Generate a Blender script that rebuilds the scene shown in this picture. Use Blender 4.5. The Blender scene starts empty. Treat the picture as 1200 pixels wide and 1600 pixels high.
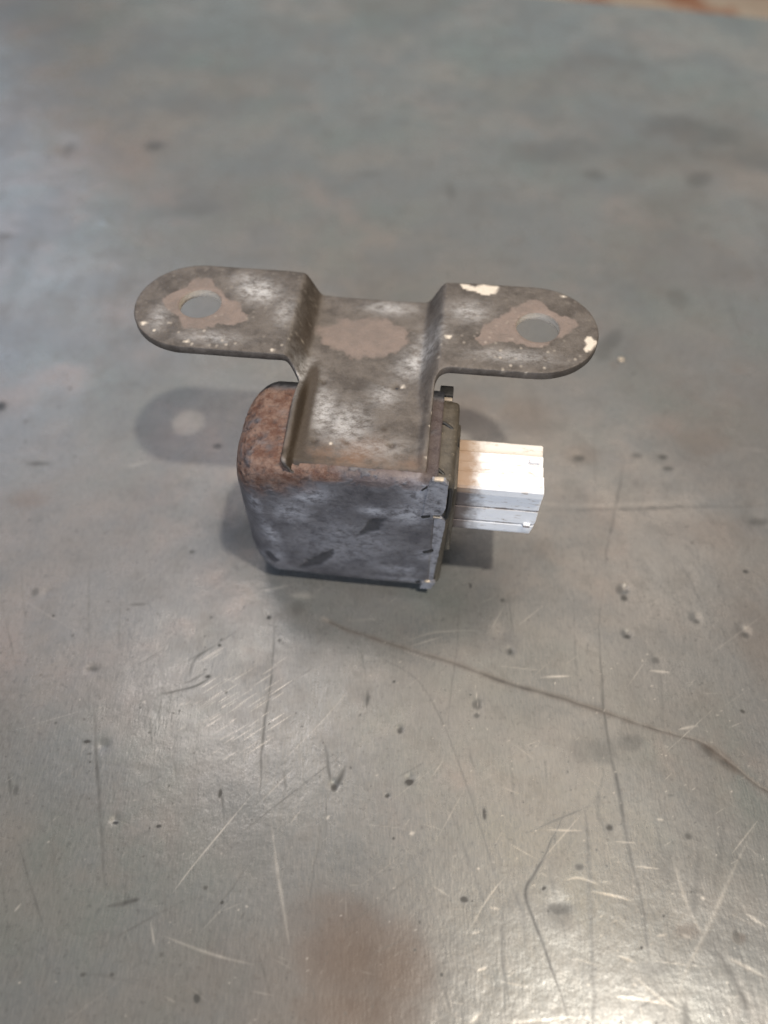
import bpy, bmesh, math, random
import numpy as np
from mathutils import Vector, Matrix
from mathutils.geometry import delaunay_2d_cdt
random.seed(7)
R = math.radians
MM = 0.001
sc = bpy.context.scene
col = sc.collection

# ------------------------------------------------------------------ camera
CAM_H = 153.0            # mm above the bench
PITCH = R(55)            # looking down
FPX = 1208.0
cam_d = bpy.data.cameras.new('camera')
cam = bpy.data.objects.new('camera', cam_d); col.objects.link(cam)
cam.location = (0, 0, CAM_H*MM)
cam.rotation_euler = (R(90)-PITCH, 0, 0)
cam_d.sensor_fit = 'VERTICAL'; cam_d.sensor_height = 24.0
cam_d.lens = 24.0*FPX/1600.0
cam_d.clip_start = 0.01; cam_d.clip_end = 50
cam_d.dof.use_dof = True
cam_d.dof.focus_distance = 0.148
cam_d.dof.aperture_fstop = 5.2
sc.camera = cam

# ------------------------------------------------------------------ light
w = bpy.data.worlds.new('World'); sc.world = w; w.use_nodes = True
nt = w.node_tree; nt.nodes.clear()
wo = nt.nodes.new('ShaderNodeOutputWorld'); bg = nt.nodes.new('ShaderNodeBackground')
tc = nt.nodes.new('ShaderNodeTexCoord')
nz = nt.nodes.new('ShaderNodeTexNoise'); nz.inputs['Scale'].default_value = 2.6; nz.inputs['Detail'].default_value = 3
rp = nt.nodes.new('ShaderNodeValToRGB')
rp.color_ramp.elements[0].position = 0.34; rp.color_ramp.elements[0].color = (0.19, 0.215, 0.25, 1)
rp.color_ramp.elements[1].position = 0.68; rp.color_ramp.elements[1].color = (0.36, 0.33, 0.28, 1)
e = rp.color_ramp.elements.new(0.5); e.color = (0.24, 0.25, 0.245, 1)
nt.links.new(tc.outputs['Generated'], nz.inputs['Vector'])
nt.links.new(nz.outputs['Fac'], rp.inputs['Fac'])
nt.links.new(rp.outputs['Color'], bg.inputs['Color'])
bg.inputs['Strength'].default_value = 0.22
nt.links.new(bg.outputs['Background'], wo.inputs['Surface'])

def area(name, direction, dist, sx, sy, power, color, spread=180):
    l = bpy.data.lights.new(name, 'AREA'); l.shape = 'RECTANGLE'; l.size = sx; l.size_y = sy
    l.energy = power; l.color = color; l.spread = R(spread)
    o = bpy.data.objects.new(name, l); col.objects.link(o)
    d = Vector(direction).normalized()
    tgt = Vector((0, 0.1, 0))
    o.location = tgt + d*dist
    o.rotation_euler = d.to_track_quat('Z', 'Y').to_euler()
    return o
area('hall_lamp', (0.268, -0.175, 1), 2.2, 0.09, 0.09, 47.5, (1.0, 0.91, 0.79))
area('roof_light', (0.1, 0.5, 1), 2.4, 1.5, 1.1, 16.5, (1.000, 0.840, 0.700))
area('left_fill', (-0.52, 0.66, 0.85), 2.6, 1.3, 1.3, 6.0, (0.870, 0.850, 1.000))  # unseen fill, added to brighten the bench at mid-left
area('lamp_panel_left', (-0.22, 0.37, 1), 2.4, 0.25, 0.2, 3.3, (1.000, 0.940, 0.950))
area('lamp_panel_right', (0.22, 0.12, 1), 2.4, 0.4, 0.4, 2.1, (1.000, 0.740, 0.420))
area('workshop_window', (-0.9, 1.0, 0.75), 3.0, 1.6, 1.0, 10.0, (0.460, 0.700, 1.000))
area('rear_fill', (0.15, 1.0, 0.42), 3.2, 3.0, 0.9, 5.4, (0.680, 0.930, 1.000))  # unseen cool fill, added for its reflection on the far bench
area('high_rear_fill', (0.05, 1.0, 0.92), 3.0, 3.0, 1.2, 6.2, (0.980, 0.970, 1.000))  # added fill between roof and rear, brightens the bench behind the sensor
area('front_daylight_fill', (-0.35, -1.0, 0.55), 2.6, 1.4, 1.2, 44.0, (0.74, 0.83, 1.0))  # unseen cool daylight from front-left, boosted as fill for front faces

sc.view_settings.view_transform = 'Standard'
sc.view_settings.look = 'None'
sc.view_settings.exposure = 0.0
sc.view_settings.gamma = 1.0

# ------------------------------------------------------------------ measuring helpers (photo point -> place on a real surface, mm)
_fw = np.array([0, math.cos(PITCH), -math.sin(PITCH)]); _up = np.array([0, math.sin(PITCH), math.cos(PITCH)])
def ray(u, v):
    return _fw + np.array([1., 0, 0])*(u-600)/FPX - _up*(v-800)/FPX
def on_table(u, v, z=0.0):
    d = ray(u, v); t = (z-CAM_H)/d[2]
    return d[0]*t, d[1]*t
ROT = R(-5.98); OX, OY = -5.81, 87.28       # the sensor's own frame
EX = np.array([math.cos(ROT), math.sin(ROT)]); EY = np.array([-EX[1], EX[0]])
def local(u, v, z):
    q = np.array(on_table(u, v, z)) - (OX, OY)
    return float(q@EX), float(q@EY)
def local_front(u, v, y=0.0):                 # point on the front face -> (x, z)
    lo, hi = -5.0, 60.0
    for _ in range(40):
        m = (lo+hi)/2
        if local(u, v, m)[1] > y: lo = m
        else: hi = m
    return local(u, v, lo)[0], lo

# ------------------------------------------------------------------ numeric noise and masks
_rng = np.random.RandomState(5)
_tab = _rng.rand(64, 64, 64).astype(np.float32)
def vnoise(x, y, z=0.0):
    x = np.asarray(x, float); y = np.asarray(y, float); z = np.asarray(z, float)+np.zeros_like(x)
    xi = np.floor(x).astype(int); yi = np.floor(y).astype(int); zi = np.floor(z).astype(int)
    fx = x-xi; fy = y-yi; fz = z-zi
    fx = fx*fx*(3-2*fx); fy = fy*fy*(3-2*fy); fz = fz*fz*(3-2*fz)
    g = lambda a, b, c: _tab[(xi+a) & 63, (yi+b) & 63, (zi+c) & 63]
    l = lambda a, b, t: a+(b-a)*t
    return l(l(l(g(0,0,0), g(1,0,0), fx), l(g(0,1,0), g(1,1,0), fx), fy),
             l(l(g(0,0,1), g(1,0,1), fx), l(g(0,1,1), g(1,1,1), fx), fy), fz)
def fbm(x, y, z=0.0, o=4):
    s = 0; a = 0.5; t = 0
    for i in range(o):
        s = s + a*vnoise(np.asarray(x)*2**i+i*17.3, np.asarray(y)*2**i+i*5.1, np.asarray(z)*2**i+i*3.7); t += a; a *= 0.5
    return s/t
def sstep(a, b, x):
    t = np.clip((np.asarray(x, float)-a)/(b-a), 0, 1); return t*t*(3-2*t)
def seg_dist(X, Y, a, b):
    ax, ay = a; bx, by = b; dx, dy = bx-ax, by-ay
    t = np.clip(((X-ax)*dx+(Y-ay)*dy)/(dx*dx+dy*dy+1e-12), 0, 1)
    return np.hypot(X-ax-t*dx, Y-ay-t*dy), t
def poly_mask(X, Y, pts, soft=0.5, wob=0.8, seed=0.0, freq=0.45):
    Xw = X+wob*2*(fbm(X*freq+seed, Y*freq, 3.3)-0.5); Yw = Y+wob*2*(fbm(X*freq, Y*freq+seed, 9.1)-0.5)
    inside = np.zeros(X.shape, bool); d = np.full(X.shape, 1e9)
    n = len(pts)
    for i in range(n):
        a, b = pts[i], pts[(i+1) % n]
        dd, _ = seg_dist(Xw, Yw, a, b); d = np.minimum(d, dd)
        c = ((a[1] > Yw) != (b[1] > Yw)) & (Xw < (b[0]-a[0])*(Yw-a[1])/(b[1]-a[1]+1e-12)+a[0])
        inside ^= c
    return sstep(-soft, soft, np.where(inside, d, -d))
def blob(X, Y, cx, cy, rx, ry, ang=0.0):
    c, s = math.cos(ang), math.sin(ang)
    u = ((X-cx)*c+(Y-cy)*s)/rx; v = (-(X-cx)*s+(Y-cy)*c)/ry
    return np.exp(-(u*u+v*v))

# ------------------------------------------------------------------ node helpers
def new_mat(name):
    m = bpy.data.materials.new(name); m.use_nodes = True
    b = m.node_tree.nodes['Principled BSDF']
    return m, m.node_tree, b
def N(nt, t, **kw):
    n = nt.nodes.new(t)
    for k, v in kw.items():
        if k in n.inputs: n.inputs[k].default_value = v
        else: setattr(n, k, v)
    return n
def mixc(nt, fac, a, b, mode='MIX'):
    n = nt.nodes.new('ShaderNodeMix'); n.data_type = 'RGBA'; n.blend_type = mode
    for s, v in ((0, fac), (6, a), (7, b)):
        if hasattr(v, 'links'): nt.links.new(v, n.inputs[s])
        elif s == 0: n.inputs[s].default_value = v
        else: n.inputs[s].default_value = (*v, 1)
    return n.outputs[2]
def mth(nt, op, a, b=0.0, clamp=False):
    n = nt.nodes.new('ShaderNodeMath'); n.operation = op; n.use_clamp = clamp
    for i, v in enumerate((a, b)):
        if hasattr(v, 'links'): nt.links.new(v, n.inputs[i])
        else: n.inputs[i].default_value = v
    return n.outputs[0]
def rng_(nt, v, a, b, c=0.0, d=1.0):
    n = nt.nodes.new('ShaderNodeMapRange'); n.interpolation_type = 'SMOOTHSTEP'
    nt.links.new(v, n.inputs[0])
    for i, x in enumerate((a, b, c, d)): n.inputs[i+1].default_value = x
    return n.outputs[0]
def noise(nt, scale, detail=4, rough=0.55, stretch=None, rot=(0, 0, 0), dist=0.0):
    t = nt.nodes.new('ShaderNodeTexCoord'); mp = nt.nodes.new('ShaderNodeMapping')
    mp.inputs['Rotation'].default_value = rot
    if stretch: mp.inputs['Scale'].default_value = stretch
    nt.links.new(t.outputs['Object'], mp.inputs['Vector'])
    n = nt.nodes.new('ShaderNodeTexNoise')
    n.inputs['Scale'].default_value = scale; n.inputs['Detail'].default_value = detail
    n.inputs['Roughness'].default_value = rough; n.inputs['Distortion'].default_value = dist
    nt.links.new(mp.outputs['Vector'], n.inputs['Vector'])
    return n.outputs['Fac']
def attr(nt, name):
    a = nt.nodes.new('ShaderNodeAttribute'); a.attribute_name = name
    s = nt.nodes.new('ShaderNodeSeparateColor'); nt.links.new(a.outputs['Color'], s.inputs[0])
    return s.outputs[0], s.outputs[1], s.outputs[2]
def bump(nt, b, h, dist, strength=1.0, prev=None):
    n = nt.nodes.new('ShaderNodeBump'); n.inputs['Distance'].default_value = dist; n.inputs['Strength'].default_value = strength
    nt.links.new(h, n.inputs['Height'])
    if prev is not None: nt.links.new(prev, n.inputs['Normal'])
    nt.links.new(n.outputs[0], b.inputs['Normal'])
    return n.outputs[0]

# ------------------------------------------------------------------ materials
def mat_bench():
    m, nt, b = new_mat('bench_steel')
    L = nt.links.new
    g, s, r = attr(nt, 'marks')
    big = noise(nt, 9, 5, 0.6); mid = noise(nt, 38, 6, 0.62)
    fine = noise(nt, 900, 3, 0.6); grain = noise(nt, 500, 3, 0.6, stretch=(4.5, 1, 1), rot=(0, 0, R(-58)))
    brush = noise(nt, 260, 3, 0.6, stretch=(7, 0.35, 1))
    tone = noise(nt, 17, 4, 0.6); tone2 = noise(nt, 26, 5, 0.65, rot=(0.4, 0.7, 1.1)); blot = noise(nt, 110, 5, 0.7)
    c = mixc(nt, rng_(nt, big, 0.36, 0.64), (0.152, 0.160, 0.160), (0.205, 0.183, 0.162))
    c = mixc(nt, rng_(nt, tone, 0.44, 0.66, 0, 0.8), c, (0.142, 0.160, 0.150))
    c = mixc(nt, rng_(nt, tone2, 0.50, 0.70, 0, 0.75), c, (0.212, 0.178, 0.160))
    c = mixc(nt, rng_(nt, mid, 0.42, 0.66, 0, 0.75), c, (0.130, 0.137, 0.139))
    c = mixc(nt, rng_(nt, blot, 0.46, 0.70, 0, 0.55), c, (0.115, 0.112, 0.105))
    c = mixc(nt, rng_(nt, grain, 0.35, 0.75, 0, 0.28), c, (0.27, 0.26, 0.245))
    c = mixc(nt, rng_(nt, fine, 0.52, 0.78, 0, 0.50), c, (0.085, 0.085, 0.083))
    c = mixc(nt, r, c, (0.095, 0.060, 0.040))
    c = mixc(nt, mth(nt, 'MULTIPLY', g, 1.35, True), c, (0.026, 0.026, 0.024))
    c = mixc(nt, s, c, (0.60, 0.56, 0.50))
    L(c, b.inputs['Base Color'])
    met = mth(nt, 'SUBTRACT', 0.34, mth(nt, 'MULTIPLY', mth(nt, 'MAXIMUM', g, r), 0.6), True)
    L(met, b.inputs['Metallic'])
    ro = mth(nt, 'ADD', rng_(nt, mid, 0.3, 0.7, 0.22, 0.31), mth(nt, 'MULTIPLY', rng_(nt, blot, 0.4, 0.7), 0.05))
    ro = mth(nt, 'ADD', ro, mth(nt, 'MULTIPLY', g, 0.25))
    ro = mth(nt, 'SUBTRACT', ro, mth(nt, 'MULTIPLY', s, 0.02))
    L(ro, b.inputs['Roughness'])
    b.inputs['Anisotropic'].default_value = 0.0
    n1 = bump(nt, b, grain, 0.00004, 0.5)
    n2 = bump(nt, b, mid, 0.0006, 0.5, n1)
    bump(nt, b, brush, 0.00004, 0.15, n2)
    return m

def mat_bracket():
    m, nt, b = new_mat('bracket_paint')
    L = nt.links.new
    tan, salt, rust = attr(nt, 'marks')
    tan2, white, dark = attr(nt, 'marks_two')
    n1 = noise(nt, 190, 8, 0.72); n2 = noise(nt, 800, 6, 0.75); n3 = noise(nt, 480, 6, 0.78, stretch=(1, 1.5, 1), rot=(0, 0, R(-38)))
    c = mixc(nt, rng_(nt, n1, 0.35, 0.65), (0.062, 0.050, 0.041), (0.130, 0.110, 0.093))
    c = mixc(nt, rng_(nt, n2, 0.52, 0.72, 0, 0.35), c, (0.205, 0.188, 0.175))
    c = mixc(nt, mth(nt, 'MULTIPLY', rust, rng_(nt, n1, 0.3, 0.6)), c, (0.16, 0.085, 0.045))
    sm = mth(nt, 'MULTIPLY', salt, rng_(nt, n3, 0.30, 0.66))
    c = mixc(nt, sm, c, (0.56, 0.55, 0.54))
    c = mixc(nt, rng_(nt, n3, 0.66, 0.74, 0, 0.6), c, (0.42, 0.40, 0.37))
    t = mixc(nt, rng_(nt, n1, 0.3, 0.7), (0.245, 0.188, 0.158), (0.170, 0.135, 0.115))
    wear = rng_(nt, mth(nt, 'ADD', tan, mth(nt, 'MULTIPLY', mth(nt, 'SUBTRACT', n1, 0.5), 1.0)), 0.22, 0.78)
    c = mixc(nt, mth(nt, 'MULTIPLY', wear, rng_(nt, n2, 0.30, 0.46, 0.55, 0.95)), c, t)
    c = mixc(nt, dark, c, (0.050, 0.036, 0.024))
    c = mixc(nt, white, c, (0.68, 0.60, 0.50))
    L(c, b.inputs['Base Color'])
    b.inputs['Metallic'].default_value = 0.15
    L(mth(nt, 'ADD', rng_(nt, n2, 0.3, 0.7, 0.36, 0.58), mth(nt, 'MULTIPLY', tan, 0.08)), b.inputs['Roughness'])
    h = mixc(nt, 0.5, n2, n3)
    k = bump(nt, b, n2, 0.00026, 0.9)
    bump(nt, b, n3, 0.00025, 0.5, k)
    return m

def mat_cup():
    m, nt, b = new_mat('cup_metal')
    L = nt.links.new
    rust, salt, dark = attr(nt, 'marks')
    n1 = noise(nt, 150, 6, 0.65); n2 = noise(nt, 800, 5, 0.7); n3 = noise(nt, 420, 6, 0.75, stretch=(1, 1, 1.35), rot=(0, R(35), 0))
    n4 = noise(nt, 420, 6, 0.75)
    c = mixc(nt, rng_(nt, n1, 0.35, 0.65), (0.082, 0.078, 0.086), (0.150, 0.143, 0.150))
    c = mixc(nt, rng_(nt, n2, 0.55, 0.75, 0, 0.5), c, (0.20, 0.20, 0.215))
    c = mixc(nt, mth(nt, 'MULTIPLY', salt, rng_(nt, n3, 0.33, 0.58)), c, (0.42, 0.42, 0.45))
    rc = mixc(nt, rng_(nt, n4, 0.36, 0.62), (0.105, 0.046, 0.028), (0.205, 0.130, 0.098))
    rc = mixc(nt, rng_(nt, n2, 0.64, 0.74, 0, 0.7), rc, (0.38, 0.13, 0.07))
    rc = mixc(nt, rng_(nt, n2, 0.36, 0.28, 0, 0.9), rc, (0.03, 0.018, 0.015))
    rm = mth(nt, 'MULTIPLY', rust, 1.0)
    c = mixc(nt, rm, c, rc)
    c = mixc(nt, dark, c, (0.034, 0.035, 0.04))
    L(c, b.inputs['Base Color'])
    L(mth(nt, 'SUBTRACT', 0.35, mth(nt, 'MULTIPLY', rust, 0.35), True), b.inputs['Metallic'])
    L(rng_(nt, n2, 0.3, 0.7, 0.42, 0.58), b.inputs['Roughness'])
    rb_ = nt.nodes.new('ShaderNodeMath'); rb_.operation = 'MULTIPLY'; L(n4, rb_.inputs[0]); L(rust, rb_.inputs[1])
    k0 = bump(nt, b, rb_.outputs[0], 0.0007, 0.9)
    k = bump(nt, b, n2, 0.00032, 0.9, k0)
    bump(nt, b, n3, 0.0002, 0.4, k)
    return m

def mat_simple(name, c1, c2, scale, rough=(0.4, 0.6), metal=0.0, bmp=0.0001, c3=None, t3=(0.6, 0.7)):
    m, nt, b = new_mat(name)
    L = nt.links.new
    n1 = noise(nt, scale, 6, 0.65); n2 = noise(nt, scale*5, 4, 0.65)
    c = mixc(nt, rng_(nt, n1, 0.35, 0.65), c1, c2)
    if c3: c = mixc(nt, rng_(nt, n2, t3[0], t3[1]), c, c3)
    L(c, b.inputs['Base Color']); L(rng_(nt, n2, 0.3, 0.7, *rough), b.inputs['Roughness'])
    b.inputs['Metallic'].default_value = metal
    bump(nt, b, n2, bmp, 0.6)
    return m

def mat_connector():
    m, nt, b = new_mat('connector_plastic')
    L = nt.links.new
    t = nt.nodes.new('ShaderNodeTexCoord'); sp = nt.nodes.new('ShaderNodeSeparateXYZ')
    L(t.outputs['Object'], sp.inputs[0])
    n1 = noise(nt, 260, 5, 0.65); n2 = noise(nt, 900, 4, 0.7); n3 = noise(nt, 420, 4, 0.6, stretch=(1, 2.5, 2.5))
    # grime that has collected at the root of the connector, where it leaves the body
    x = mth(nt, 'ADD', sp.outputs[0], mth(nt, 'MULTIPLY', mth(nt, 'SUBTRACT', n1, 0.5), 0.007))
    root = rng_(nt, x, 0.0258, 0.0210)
    back = rng_(nt, mth(nt, 'ADD', sp.outputs[1], mth(nt, 'MULTIPLY', mth(nt, 'SUBTRACT', n1, 0.5), 0.002)), 0.0131, 0.0138)
    c = mixc(nt, rng_(nt, n3, 0.56, 0.72, 0, 0.65), (0.88, 0.87, 0.86), (0.45, 0.36, 0.28))
    c = mixc(nt, rng_(nt, n2, 0.66, 0.74, 0, 0.8), c, (0.22, 0.15, 0.11))
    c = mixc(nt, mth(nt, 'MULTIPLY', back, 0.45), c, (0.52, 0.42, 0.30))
    z_ = sp.outputs[2]
    for lo, hi in ((0.02165, 0.0224), (0.0263, 0.0271), (0.0311, 0.0317)):   # dirt packed in the grooves
        g_ = mth(nt, 'MULTIPLY', rng_(nt, z_, lo, lo+0.0002), rng_(nt, z_, hi, hi-0.0002))
        front = rng_(nt, sp.outputs[1], 0.0056, 0.0052)
        c = mixc(nt, mth(nt, 'MULTIPLY', mth(nt, 'MULTIPLY', g_, front), rng_(nt, n1, 0.36, 0.6, 0.25, 0.9)), c, (0.20, 0.15, 0.12))
    for lo, hi in ((0.0080, 0.0084), (0.0107, 0.0112), (0.0134, 0.0140)):
        g_ = mth(nt, 'MULTIPLY', rng_(nt, sp.outputs[1], lo, lo+0.00015), rng_(nt, sp.outputs[1], hi, hi-0.00015))
        c = mixc(nt, mth(nt, 'MULTIPLY', mth(nt, 'MULTIPLY', g_, rng_(nt, z_, 0.0318, 0.0324)), rng_(nt, n1, 0.34, 0.58, 0.2, 0.9)), c, (0.25, 0.18, 0.12))
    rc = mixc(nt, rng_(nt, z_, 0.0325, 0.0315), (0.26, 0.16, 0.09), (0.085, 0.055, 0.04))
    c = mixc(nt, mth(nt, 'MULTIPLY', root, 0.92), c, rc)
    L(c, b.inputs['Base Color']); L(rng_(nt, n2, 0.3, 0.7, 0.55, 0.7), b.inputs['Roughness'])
    b.inputs['Subsurface Weight'].default_value = 0.05
    b.inputs['Subsurface Radius'].default_value = (0.001, 0.001, 0.0008)
    bump(nt, b, n2, 0.0001, 0.4)
    return m

M_BENCH = mat_bench(); M_BRACKET = mat_bracket(); M_CUP = mat_cup(); M_CONN = mat_connector()
M_BODY = mat_simple('body_plastic', (0.045, 0.037, 0.027), (0.085, 0.071, 0.052), 300, (0.4, 0.6), 0.0, 0.0002, (0.17, 0.14, 0.10), (0.6, 0.7))
M_BLACK = mat_simple('black_plastic', (0.012, 0.012, 0.012), (0.022, 0.02, 0.018), 400, (0.4, 0.6))
M_CHIP = mat_simple('bare_chip', (0.55, 0.47, 0.36), (0.40, 0.33, 0.26), 600, (0.35, 0.5), 0.3)
M_PIN = mat_simple('pin_metal', (0.6, 0.5, 0.3), (0.7, 0.6, 0.4), 600, (0.25, 0.35), 1.0)
M_FLOOR = mat_simple('workshop_floor', (0.78, 0.64, 0.49), (0.62, 0.44, 0.31), 0.9, (0.5, 0.7), 0.0, 0.001, (0.50, 0.22, 0.12), (0.50, 0.56))

# ------------------------------------------------------------------ mesh helpers
def link(name, me, m, parent=None, smooth=True):
    me.name = name; me.materials.append(m)
    o = bpy.data.objects.new(name, me); col.objects.link(o)
    if parent: o.parent = parent
    if smooth: me.polygons.foreach_set('use_smooth', [True]*len(me.polygons))
    return o
def grid_faces(nr, nc, close=False):
    i = np.arange(nr-1)[:, None]*nc; 
    if close: j = np.arange(nc)[None]; k = (j+1) % nc
    else: j = np.arange(nc-1)[None]; k = j+1
    return np.stack([i+j, i+k, i+nc+k, i+nc+j], -1).reshape(-1, 4)
def mesh_np(name, V, F):
    me = bpy.data.meshes.new(name)
    me.vertices.add(len(V)); me.vertices.foreach_set('co', np.ascontiguousarray(V, np.float32).ravel())
    n = len(F); me.loops.add(n*4); me.loops.foreach_set('vertex_index', np.ascontiguousarray(F, np.int32).ravel())
    me.polygons.add(n); me.polygons.foreach_set('loop_start', np.arange(0, n*4, 4, dtype=np.int32))
    me.update(calc_edges=True); me.validate()
    return me
def put_attr(me, name, r, g, b):
    a = me.attributes.new(name, 'FLOAT_COLOR', 'POINT')
    c = np.stack([r, g, b, np.ones_like(r)], -1).astype(np.float32)
    a.data.foreach_set('color', c.ravel())

# ------------------------------------------------------------------ the bench top
def build_bench():
    # rows follow the distance, columns fan out with it, so that the near part carries the fine scratches
    vs = np.concatenate([np.arange(1650, 420, -1.7), np.arange(420, 0, -3.2)])
    ys = np.array([on_table(600, v)[1] for v in vs])
    ys = np.concatenate([np.linspace(-330, ys[0]-0.3, 26), ys, [on_table(600, -8)[1], on_table(600, -22)[1], on_table(600, -42)[1]]])
    s = np.linspace(-1, 1, 741)
    half = 0.4967*(0.5736*np.clip(ys, -6, 500)+125.3)*1.05
    core = half[:, None]*s[None]
    t = np.linspace(0, 1, 22)[1:]**1.5
    left = -half[:, None]-(520-half[:, None])*t[None, ::-1]; right = half[:, None]+(520-half[:, None])*t[None]
    X = np.concatenate([left, core, right], 1)
    Y = np.repeat(ys[:, None], X.shape[1], 1)
    # the rear edge runs slightly askew: shear the far rows onto it
    edge = 391.0+(X-72)*(-0.2203)
    k = sstep(230, ys[-1], Y); Y = Y+(edge-ys[-1])*k
    nr, nc = X.shape
    G = np.zeros(X.shape); S = np.zeros(X.shape); B = np.zeros(X.shape); Z = np.zeros(X.shape)
    Z += 0.55*(fbm(X*0.018, Y*0.018, 1.0, 3)-0.5)+0.10*(fbm(X*0.08, Y*0.08, 4.0, 3)-0.5)
    def stroke(pts, wmm, arr, amt, taper=True, depth=0.0, px=True, wob=0.0):
        P = [on_table(*p) for p in pts] if px else pts
        if len(P) > 2:                                      # round the corners of the path
            A = [P[0]]+list(P)+[P[-1]]; Q = []
            for i in range(1, len(A)-2):
                for k in range(4):
                    t = k/4; Q.append(tuple(0.5*(2*A[i][a]+(A[i+1][a]-A[i-1][a])*t+(2*A[i-1][a]-5*A[i][a]+4*A[i+1][a]-A[i+2][a])*t*t+(3*A[i][a]-A[i-1][a]-3*A[i+1][a]+A[i+2][a])*t**3) for a in (0, 1)))
            P = Q+[P[-1]]
        n = len(P)-1
        x0 = min(p[0] for p in P)-4*wmm; x1 = max(p[0] for p in P)+4*wmm
        y0 = min(p[1] for p in P)-4*wmm; y1 = max(p[1] for p in P)+4*wmm
        r0, r1 = np.searchsorted(ys, [y0-10, y1+10]); r1 = min(r1+1, nr)
        if r1 <= r0: return
        xs = X[r0:r1]; cc = np.where((xs > x0).any(0) & (xs < x1).any(0))[0]
        if len(cc) == 0: return
        c0, c1 = cc[0], cc[-1]+1
        xs = X[r0:r1, c0:c1]; yy = Y[r0:r1, c0:c1]
        if wob: 
            ns = fbm(xs*0.25, yy*0.25, 2.0, 2)-0.5; xs = xs+wob*ns; yy = yy-wob*ns
        best = np.zeros(xs.shape)
        for i in range(n):
            d, t = seg_dist(xs, yy, P[i], P[i+1])
            tt = (i+t)/n
            ww = wmm*((0.35+0.65*np.sin(np.pi*np.clip(tt, 0.02, 0.98))) if taper else 1.0)
            best = np.maximum(best, np.exp(-(d/ww)**2)*((np.sin(np.pi*np.clip(tt, 0.03, 0.97))**0.4) if taper else 1))
        brk = 0.45+0.9*fbm(xs*0.5, yy*0.5, 7.0, 2)
        arr[r0:r1, c0:c1] = np.maximum(arr[r0:r1, c0:c1], np.clip(best*amt*brk, 0, 1))
        if depth: Z[r0:r1, c0:c1] -= depth*best
    def window(x, y, rad):
        r0, r1 = np.searchsorted(ys, [y-rad-12, y+rad+12]); r1 = max(min(r1+1, nr), r0+1)
        cc = np.where((X[r0:r1] > x-rad).any(0) & (X[r0:r1] < x+rad).any(0))[0]
        if y > 220: r0, r1 = max(r0-80, 0), nr
        return (slice(r0, r1), slice(cc[0], cc[-1]+1)) if len(cc) else (slice(r0, r1), slice(0, 1))
    def spot(u, v, rx, ry, amt, ang=0.0, arr=G, ragged=0.6):
        x, y = on_table(u, v); q = window(x, y, max(rx, ry)*2.6); Xq, Yq = X[q], Y[q]
        m = blob(Xq, Yq, x, y, rx, ry, ang)
        if ragged: 
            f = 1.4/max(min(rx, ry), 0.6)
            m = sstep(0.22, 0.70, m*(0.35+1.3*fbm(Xq*f, Yq*f, u*0.1, 3)))*0.8*ragged+m*(1-0.8*ragged)
        arr[q] = np.maximum(arr[q], np.clip(m*amt*(1.35 if (arr is G and rx < 4) else 1.0), 0, 1))
    def dent(u, v, r, depth, ring=0.3, ang=0.0, asp=1.0):
        x, y = on_table(u, v); q = window(x, y, r*5); Xq, Yq = X[q], Y[q]
        depth = depth*(0.5 if v > 880 else 0.2)
        m = blob(Xq, Yq, x, y, r, r*asp, ang); m2 = blob(Xq, Yq, x, y, r*1.7, r*1.7*asp, ang)
        Z[q] += -depth*m+ring*depth*(m2-m)*0.5
    # long curved gouge with grime in it
    gouge = [(505, 968), (560, 990), (640, 1015), (700, 1033), (760, 1055), (820, 1075), (880, 1092), (940, 1112), (1000, 1133), (1060, 1150), (1100, 1162), (1150, 1200), (1180, 1225), (1215, 1245)]
    stroke(gouge, 0.26, G, 0.45, False, 0.035, wob=0.5)
    stroke(gouge[3:8], 0.5, G, 0.55, True, wob=0.8)
    stroke(gouge[1:11], 1.5, G, 0.22, True, wob=1.5); stroke(gouge, 0.6, B, 0.4, False, wob=0.8)
    stroke([(1085, 1158), (1115, 1180), (1158, 1212)], 1.5, G, 0.55)
    stroke([(1095, 1162), (1120, 1180), (1155, 1208)], 1.3, B, 0.9); stroke([(1110, 1178), (1150, 1205)], 0.75, G, 0.75)
    stroke([(600, 1030), (650, 1060), (680, 1105), (705, 1160), (730, 1230), (750, 1290), (775, 1370)], 0.2, G, 0.3, False)
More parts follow.
